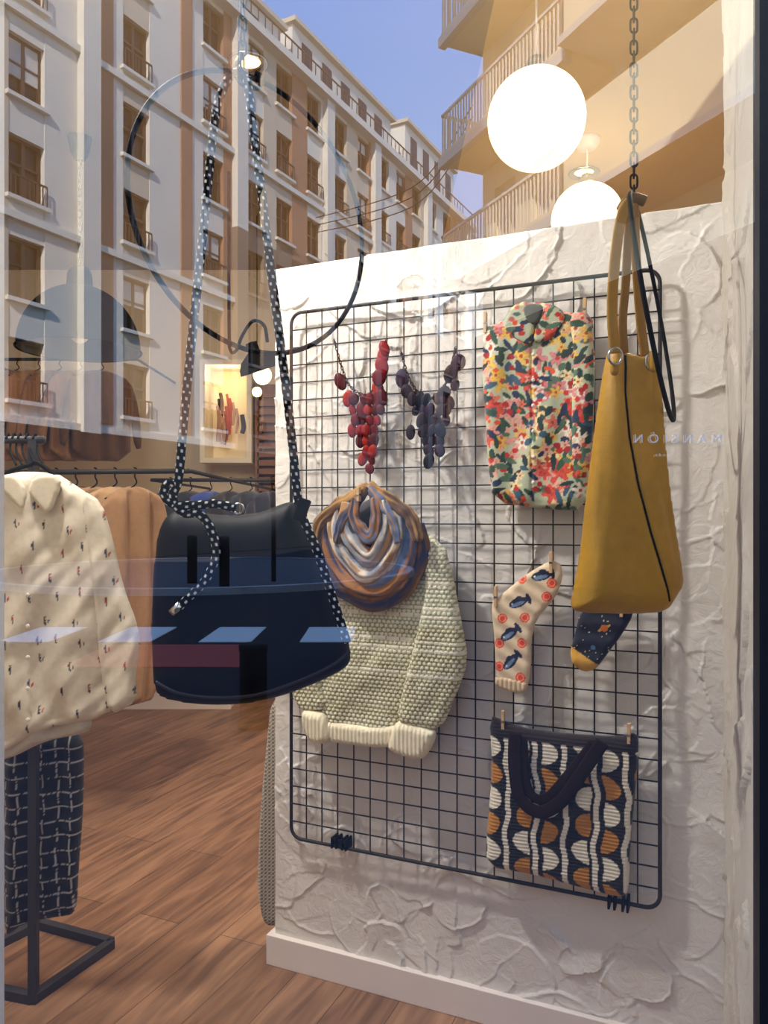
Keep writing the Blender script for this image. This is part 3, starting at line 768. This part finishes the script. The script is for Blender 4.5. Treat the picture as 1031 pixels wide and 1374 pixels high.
s1=tube('strap_front',[P3(x,y,1.47) for x,y in [(826,474),(822,430),(823,380),(829,320),(836,285),(846,270)]],.0105,M_mu,12,False,.3,up=(0,-1,0),col=mc)
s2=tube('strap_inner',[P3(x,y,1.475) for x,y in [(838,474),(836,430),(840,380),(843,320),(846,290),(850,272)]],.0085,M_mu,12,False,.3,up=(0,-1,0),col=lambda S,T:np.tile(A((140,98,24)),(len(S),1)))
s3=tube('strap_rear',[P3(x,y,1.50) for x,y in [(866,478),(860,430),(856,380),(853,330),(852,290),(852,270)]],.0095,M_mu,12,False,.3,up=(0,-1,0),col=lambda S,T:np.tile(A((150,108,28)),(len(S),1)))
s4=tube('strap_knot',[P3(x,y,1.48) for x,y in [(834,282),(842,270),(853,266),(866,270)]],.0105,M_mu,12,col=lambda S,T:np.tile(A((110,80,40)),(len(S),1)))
rg=tube('strap_ring',[P3(826+9*math.cos(t),478+11*math.sin(t),1.445) for t in np.linspace(0,2*math.pi,21)[:-1]],.0026,M_silver,8,True,sm=False)
rg2=tube('strap_ring_rear',[P3(874+7*math.cos(t),486+11*math.sin(t),1.46) for t in np.linspace(0,2*math.pi,21)[:-1]],.0026,M_silver,8,True,sm=False)
tb=cloth('strap_tab',Pl(yp.x,1.452,0),[(818,484),(832,484),(830,504),(819,504)],M_leather,.003,.006,.006,None,mustc,0)
tb2=cloth('tassel',Pl(yp.x,1.455,0),[(870,470),(882,472),(884,500),(872,500)],M_leather,.003,.006,.006,None,mustc,0)
group('mustard_leather_bag',[yb,pip,s1,s2,s3,s4,rg,rg2,tb,tb2])

# ------------------------------------------------------------------ lamps
def globe(px,py,Y,R):
    c=P3(px,py,Y)
    s=lathe('opal_globe',sphere_prof(R,24),M_globe,c,48)
    cap=lathe('cap',[(.001,R+.05),(.03,R+.05),(.05,R+.01),(.06,R-.02),(.001,R-.02)],M_silver,c,24)
    cd=tube('cord',[(c.x,c.y,c.z+R+.04),(c.x,c.y,3.5)],.004,M_base,8,sm=False)
    cn=lathe('canopy',[(.001,-.05),(.05,-.05),(.07,-.02),(.075,0),(.001,0)],M_base,(c.x,c.y,3.498),24)
    group('globe_pendant_lamp',[s,cap,cd,cn])
globe(720,161,2.95,.186); globe(788,294,4.3,.197)
def downlight(px,Y,pw=30):
    x=(px-CX)/F*Y
    a=lathe('trim_ring',[(.055,-.002),(.085,-.004),(.095,-.012),(.085,-.02),(.06,-.014),(.055,-.002)],M_silver,(x,Y,3.5),32)
    d=lathe('lens',[(.001,-.006),(.056,-.006)],M_bulb,(x,Y,3.5),32)
    group('ceiling_downlight',[a,d])
    l=bpy.data.lights.new('downlight_beam','SPOT'); l.energy=pw; l.color=(1,.85,.66); l.spot_size=2.4; l.spot_blend=.8; l.shadow_soft_size=.05
    o=bpy.data.objects.new('downlight_beam',l); sc.collection.objects.link(o); o.location=(x,Y,3.47)
downlight(784,4.7,50); downlight(333,3.55,70)
Yd=4.28; c=P3(107,468,Yd); Rr=.325
M_shade=pbr('dark_green_black_enamel',(6,8,6),.75,0,spec=.1)
pr=[(Rr*math.cos(math.radians(a)),Rr*1.08*math.sin(math.radians(a))) for a in range(0,76,5)]
pr=[(Rr+.008,-.012),(Rr+.01,-.006)]+pr+[(.07,Rr*1.07),(.065,Rr*1.07+.07),(.05,Rr*1.07+.10),(.02,Rr*1.07+.12),(.001,Rr*1.07+.12)]
sh=lathe('dome_shade',pr,M_shade,c,56)
pi=[(Rr-.006,-.010)]+[((Rr-.008)*math.cos(math.radians(a)),(Rr-.008)*1.08*math.sin(math.radians(a))) for a in range(0,86,5)]
si=lathe('shade_lining',pi,pbr('grey_enamel',(60,57,50),.5),c,56)
bu=lathe('bulb',sphere_prof(.05,12,.08),M_base,c,20)
cc=chain('chain',(c.x,c.y,3.47),(c.x,c.y,c.z+Rr*1.07+.13),M_black,.05,.012,.003)
cd=tube('cord',[(c.x+.01,c.y,3.47),(c.x+.015,c.y,c.z+.6),(c.x,c.y,c.z+.45)],.004,M_black,8)
cn=lathe('canopy',[(.001,-.12),(.03,-.12),(.05,-.08),(.065,0),(.001,0)],M_black,(c.x,c.y,3.498),24)
group('dome_pendant_lamp',[sh,si,bu,cc,cd,cn])
Ys=4.6; c=P3(350,497,Ys)
rot=Matrix.Rotation(math.radians(-18),4,'Y')@Matrix.Rotation(math.radians(14),4,'X')
s=lathe('shade',[(.125,0),(.12,.03),(.10,.07),(.06,.10),(.035,.12),(.035,.17),(.001,.175)],M_black,c,32,rot)
bl_=lathe('bulb',sphere_prof(.055,12,-.03),M_bulb,c,20,rot)
arm=tube('arm',[c+Vector((.04,0,.17)),c+Vector((.02,0,.27)),c+Vector((-.05,.02,.30)),c+Vector((-.12,.05,.22)),c+Vector((-.16,.08,.14)),c+Vector((-.20,.10,.14)),c+Vector((-.21,.10,.3)),Vector((c.x-.21,c.y+.1,3.5))],.010,M_black,8)
group('gooseneck_lamp',[s,bl_,arm])
l=bpy.data.lights.new('gooseneck_glow','POINT'); l.energy=18; l.color=(1,.72,.4); l.shadow_soft_size=.04
o=bpy.data.objects.new('gooseneck_glow',l); sc.collection.objects.link(o); o.location=c+Vector((0,0,-.12))

# ------------------------------------------------------------------ foreground stand with cream shirt and checked trousers
YS=2.13
shp=Pl(P3(45,800,YS).x,YS,6)
g=np.random.default_rng(21); figs=[]
for i in range(12):
    for j in range(15):
        figs.append(((i-7)*.074+g.uniform(-.02,.02)+(j%2)*.037, .68+j*.062+g.uniform(-.016,.016), int(g.integers(4))))
def shirtc(x,z):
    C=np.tile(A((214,203,184)),(len(x),1))
    for (fx,fz,k) in figs:
        c=[(40,38,56),(166,50,44),(40,56,90),(70,48,44)][k]
        C[ellm(x,z,fx,fz,.0032,.0062,.1)]=A(c)
        C[ellm(x,z,fx+.0015,fz-.009,.0022,.0055,.2)]=A((36,34,44)); C[ellm(x,z,fx+.001,fz+.0085,.0026,.0028)]=A((110,74,56))
        if k>=2: C[ellm(x,z,fx+.010,fz-.003,.0022,.0065,-.3)]=A((180,60,48) if k==2 else (60,90,130))
    return C
pcx,_=shp.loc(44,700)
def shw(x,z): return .018*(vnoise(x*11+z*3,z*3,6)-.5)+.010*np.sin(x*42+vnoise(x*3,z*5,1)*6)+.009*(vnoise(x*30-z*20,z*14,9)-.5)+.003*np.exp(-((x-pcx)/.014)**4)
shp_=[cloth('body',shp,[(16,632),(75,634),(100,650),(138,676),(148,760),(150,860),(156,950),(120,968),(60,976),(0,1012),(-50,1015),(-60,900),(-60,680),(-30,655)],M_fab,.0032,.026,.045,shw,shirtc,0,back=.8,sm=1),
 cloth('sleeve_right',shp,[(112,656),(140,674),(154,720),(168,785),(188,838),(191,870),(184,905),(187,938),(150,958),(138,900),(132,820),(122,740)],M_fab,.0032,.026,.03,shw,lambda x,z:shirtc(x+.02,z+.01),.024,back=1,sm=1),
 cloth('sleeve_left',shp,[(-30,655),(-60,680),(-80,780),(-90,900),(-60,940),(-50,860),(-40,740)],M_fab,.006,.04,.03,shw,shirtc,.02,back=1),
 cloth('under_layer',shp,[(10,950),(120,955),(122,985),(60,995),(4,1024),(-40,1020),(-30,960)],M_fab,.006,.015,.03,shw,None,-.015,back=1,color=(192,183,168)),
 cloth('collar_right',shp,[(50,640),(80,636),(90,650),(72,694),(52,672),(44,660)],M_fab,.004,.010,.012,None,lambda x,z:np.tile(A((220,209,186)),(len(x),1)),.038,back=1,sm=1),
 cloth('collar_left',shp,[(2,640),(28,636),(44,660),(40,690),(6,655)],M_fab,.004,.010,.012,None,lambda x,z:np.tile(A((220,209,186)),(len(x),1)),.038,back=1,sm=1),
 cloth('neck_label',shp,[(44,640),(80,640),(66,668),(56,672)],M_fab,.005,.004,.01,None,None,.032,color=(170,138,104))]
for k,(u,z) in enumerate([(pcx,1.35-.085*i) for i in range(7)]):
    shp_.append(lathe('button',[(.001,.003),(.005,.003),(.006,.001),(.006,0)],M_base,shp.world(u,z,-.038),14,Matrix.Rotation(math.radians(90),4,'X')))
hang=tube('hanger',[shp.world(*shp.loc(x,y),.0) for x,y in [(-30,660),(10,634),(40,624),(52,622),(95,655)]],.006,M_black,8)
shp_.append(hang)
group('printed_cream_shirt',shp_)
def checkc(x,z):
    C=np.tile(A((12,15,25)),(len(x),1))
    p=(x+.004*np.sin(z*20))/.038; q=z/.043
    m=(np.abs(p-np.floor(p)-.5)<.045)|(np.abs(q-np.floor(q)-.5)<.04)
    m&=vnoise(x*300,z*300,2)>.3
    C[m]=A((190,190,194)); return C
pp=Pl(P3(55,1100,2.29).x,2.29,4)
group('checked_trousers',[cloth('trousers',pp,[(2,985),(112,975),(113,1040),(111,1100),(106,1160),(103,1226),(80,1229),(58,1232),(30,1240),(8,1258),(5,1200),(2,1100)],M_knit,.004,.035,.05,lambda x,z:.010*np.sin(x*70)+.004*np.sin(z*80),checkc,0,back=.8)])
M_std=pbr('grey_steel_stand',(52,52,58),.5,.2,.1,30,.05)
sty=2.20; stx=P3(45,1350,sty).x
b=MB(); b.box((stx-.012,sty-.012,0),(stx+.012,sty+.012,1.61),M_std)
sa=b.build('upright',.001)
def flatbar(name,a,c_,w=.014,h=.014):
    a=Vector(a);c_=Vector(c_); d=c_-a; L_=d.length; ang=math.atan2(d.y,d.x)
    return boxo(name,(0,-w,0),(L_,w,h*2),M_std,.001,Matrix.Translation(a)@Matrix.Rotation(ang,4,'Z'))
e1=(stx,sty,0); e2=((150-CX)/F*2.48,2.48,0); e3=((52-CX)/F*2.60,2.60,0)
bars=[flatbar('base_bar',e1,e2),flatbar('base_bar',e2,e3),flatbar('base_bar',e3,(stx-.35,2.3,0)),flatbar('base_bar',(stx-.35,2.3,0),e1)]
tr=tube('top_rail',[P3(-60,590,sty),P3(60,590,sty)],.011,M_std,12,sm=False)
hooks=[]
for x in (8,16,24,34,44):
    hooks.append(tube('hook',[P3(x,588,sty-.015),P3(x+3,582,sty),P3(x+6,592,sty+.01),P3(x+6,606,sty-.02),P3(x+14,624,2.15)],.003,M_black,8))
group('clothes_stand',[sa,tr]+bars+hooks)

# ------------------------------------------------------------------ racks further back
def garment(name,x,y,ang,ztop,w,Lg,colr,T=.03,sl=.55):
    s=w/2; pl=Pl(x,y,ang)
    pts=[(-.05,0),(.05,0),(s*.85,-.05),(s*1.1,-.25),(s*1.22,-sl),(s*.98,-sl-.02),(s*.84,-.32),(s*.86,-Lg),(-s*.86,-Lg),(-s*.84,-.32),(-s*.98,-sl-.02),(-s*1.22,-sl),(-s*1.1,-.25),(-s*.85,-.05)]
    pts=[(u,ztop-.07+z) for u,z in pts]
    k=random.uniform(0,9)
    body=cloth('fabric',pl,pts,M_fab,.012,T,.06,lambda X,Z:.022*np.sin(X*45+k+3*vnoise(X*4,Z*2,k))+.012*(vnoise(X*20,Z*9,k)-.5),None,0,False,1.0,1,colr)
    hk=tube('hanger',[pl.world(-s*.8,ztop-.13),pl.world(0,ztop-.065),pl.world(0,ztop-.02),pl.world(.01,ztop+.012),pl.world(-.005,ztop+.018)],.0035,M_black,6)
    return group(name,[body,hk])
def rail(name,a,b_,r=.012):
    a=Vector(a);b_=Vector(b_); parts=[tube('rail',[a,b_],r,M_metal,12,sm=False)]
    for p in (a,b_): parts.append(tube('bracket',[p,(p.x,6.6,p.z)],r*.8,M_metal,10,sm=False))
    return group(name,parts)
rail('wall_clothes_rail',(-2.3,3.75,1.60),(-.90,3.55,1.60))
cs=[(70,66,58),(112,96,74),(58,72,70),(150,128,98),(84,88,60),(120,70,50),(150,116,82),(168,134,98),(146,110,76)]
for i,c_ in enumerate(cs):
    garment('hanging_coat' if i>5 else 'hanging_jacket',-1.95+i*.098,3.70-.014*i,62,1.60,.44,1.02 if i>5 else .72,c_,.028)
rail('upper_wall_rail',(-2.95,5.6,2.53),(-1.80,5.6,2.53))
for i,c_ in enumerate([(150,104,72),(164,120,86),(136,96,70),(156,116,82),(104,76,58)]):
    garment('hanging_sweater',-2.68+i*.155,5.6,38,2.52,.5,.66,c_,.035)
rail('wall_clothes_rail',(-1.5,4.95,1.62),(-.55,4.95,1.62))
for i,c_ in enumerate([(34,44,84),(24,28,44),(36,58,130),(26,28,40),(34,40,60),(22,26,50)]):
    garment('hanging_blouse',-1.38+i*.13,4.95,50,1.62,.42,.72,c_,.03)
kt=Pl(-.36,2.50,10)
def tw(x,z):
    p=np.floor(x/.006)+np.floor(z/.006); return np.where((p%2==0)[:,None],A((190,178,156)),A((100,92,80)))
group('tweed_scarf_hanging',[cloth('weave',kt,[(364,936),(400,930),(400,1236),(374,1240),(354,1242),(345,1196),(350,1080),(358,1000)],M_knit,.004,.03,.04,lambda x,z:.006*np.sin(x*60),tw,0,back=1)])
b=MB(); X0,X1,Z0,Z1_=-1.46,-1.12,1.86,2.62
b.box((X0-.04,6.25,Z0-.04),(X1+.04,6.6,Z0),M_white); b.box((X0-.04,6.25,Z1_),(X1+.04,6.6,Z1_+.04),M_white)
b.box((X0-.04,6.25,Z0),(X0,6.6,Z1_),M_white); b.box((X1,6.25,Z0),(X1+.04,6.6,Z1_),M_white); b.box((X0,6.56,Z0),(X1,6.6,Z1_),M_gold)
nb=b.build('box')
ac=[]
for i in range(12):
    x=random.uniform(X0+.06,X1-.05); z=random.uniform(Z0+.32,Z1_-.2); ac.append(tube('hanging_beads',[(x,6.40,z),(x+.015,6.39,z-.1),(x,6.40,z-random.uniform(.15,.3))],random.uniform(.010,.022),[M_red,M_black,M_brick][i%3],8))
group('display_niche',[nb]+ac)
l=bpy.data.lights.new('niche_light','POINT'); l.energy=2.6; l.color=(1,.75,.42); l.shadow_soft_size=.04
o=bpy.data.objects.new('niche_light',l); sc.collection.objects.link(o); o.location=(-1.29,6.30,2.55)
b=MB()
M_sl=pbr('brown_slat_wood',(120,74,44),.6,0,.2,20)
b.box((-1.06,6.3,0),(-1.03,6.55,2.5),M_sl); b.box((-.72,6.3,0),(-.69,6.55,2.5),M_sl); b.box((-1.06,6.5,0),(-.69,6.55,2.5),M_sl)
for k in range(34): b.box((-1.04,6.30+.0,.05+k*.07),(-.71,6.34,.095+k*.07),M_sl)
b.build('slatted_cabinet')
boxo('display_plinth',(-2.0,5.5,0),(-1.1,6.3,.16),M_base,.004)
lb=lathe('bulb',sphere_prof(.035,12),M_bulb,P3(345,526,5.4),16); cdd=tube('cord',[P3(345,520,5.4),Vector((P3(345,520,5.4).x,5.4,3.5))],.003,M_black,6,sm=False)
group('bare_bulb_pendant',[lb,cdd])
tm=bpy.data.materials.new('faint_sign_reflection'); tm.use_nodes=True; N=tm.node_tree.nodes;L=tm.node_tree.links  # reflection of a sign drawn as see-through white letters on the glass
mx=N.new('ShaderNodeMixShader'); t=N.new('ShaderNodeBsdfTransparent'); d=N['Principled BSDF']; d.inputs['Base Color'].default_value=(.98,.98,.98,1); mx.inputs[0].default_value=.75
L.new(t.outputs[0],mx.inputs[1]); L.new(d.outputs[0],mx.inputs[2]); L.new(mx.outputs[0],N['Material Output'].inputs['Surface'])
tl=[]
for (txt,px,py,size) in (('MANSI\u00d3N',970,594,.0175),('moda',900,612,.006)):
    cu_=bpy.data.curves.new('reflected_letters','FONT'); cu_.body=txt; cu_.size=size; cu_.space_character=1.9; cu_.materials.append(tm)
    ob=bpy.data.objects.new('reflected_letters',cu_); sc.collection.objects.link(ob); p=P3(px,py,1.096); ob.location=p; ob.rotation_euler=(math.pi/2,0,math.pi); tl.append(ob)
group('mirrored_sign_reflection',tl)

# ------------------------------------------------------------------ lights
def area(name,loc,tgt,sx,sy,e,c):
    l=bpy.data.lights.new(name,'AREA'); l.shape='RECTANGLE'; l.size=sx; l.size_y=sy; l.energy=e; l.color=c
    o=bpy.data.objects.new(name,l); sc.collection.objects.link(o); o.location=loc
    o.rotation_euler=(Vector(tgt)-Vector(loc)).to_track_quat('-Z','Y').to_euler()
area('display_fill_light',(-1.0,1.75,3.0),(.35,2.1,.65),.16,.10,58,(1,.96,.89))  # added light without a fixture, rakes across the stucco
area('shop_fill_light',(-1.3,2.3,3.44),(-1.4,3.6,.4),.9,.4,64,(1,.92,.80))  # unseen fill added for the left side of the shop
area('shop_fill_light',(1.6,3.0,3.44),(1.6,3.4,0),.8,.8,85,(1,.84,.60))  # unseen warm fill added to brighten the right side
s=bpy.data.lights.new('sun','SUN'); s.energy=7.8; s.angle=.01; s.color=(1,.94,.84)
o=bpy.data.objects.new('sun',s); sc.collection.objects.link(o)
el=math.atan(.62); az=-.16; dirv=Vector((-math.sin(az)*math.cos(el),-math.cos(az)*math.cos(el),-math.sin(el))); o.rotation_euler=dirv.to_track_quat('-Z','Y').to_euler(); o.location=(0,20,20)
w=bpy.data.worlds.new('sky'); sc.world=w; w.use_nodes=True; N=w.node_tree.nodes;L=w.node_tree.links
bg=N['Background']; tc=N.new('ShaderNodeTexCoord'); sx=N.new('ShaderNodeSeparateXYZ'); cr=N.new('ShaderNodeValToRGB')
L.new(tc.outputs['Generated'],sx.inputs[0]); L.new(sx.outputs['Z'],cr.inputs['Fac'])
cr.color_ramp.elements[0].position=.0; cr.color_ramp.elements[0].color=(.62,.78,.96,1); cr.color_ramp.elements[1].position=.62; cr.color_ramp.elements[1].color=(.10,.34,.92,1)
L.new(cr.outputs['Color'],bg.inputs['Color']); bg.inputs['Strength'].default_value=2.6

cam=bpy.data.cameras.new('camera'); co=bpy.data.objects.new('camera',cam); sc.collection.objects.link(co)
co.location=(0,0,H); co.rotation_euler=(math.pi/2,0,0)
cam.sensor_fit='VERTICAL'; cam.sensor_height=36; cam.sensor_width=27; cam.lens=36*F/1374; cam.shift_y=3/1374; cam.clip_start=.02; cam.clip_end=300
sc.camera=co
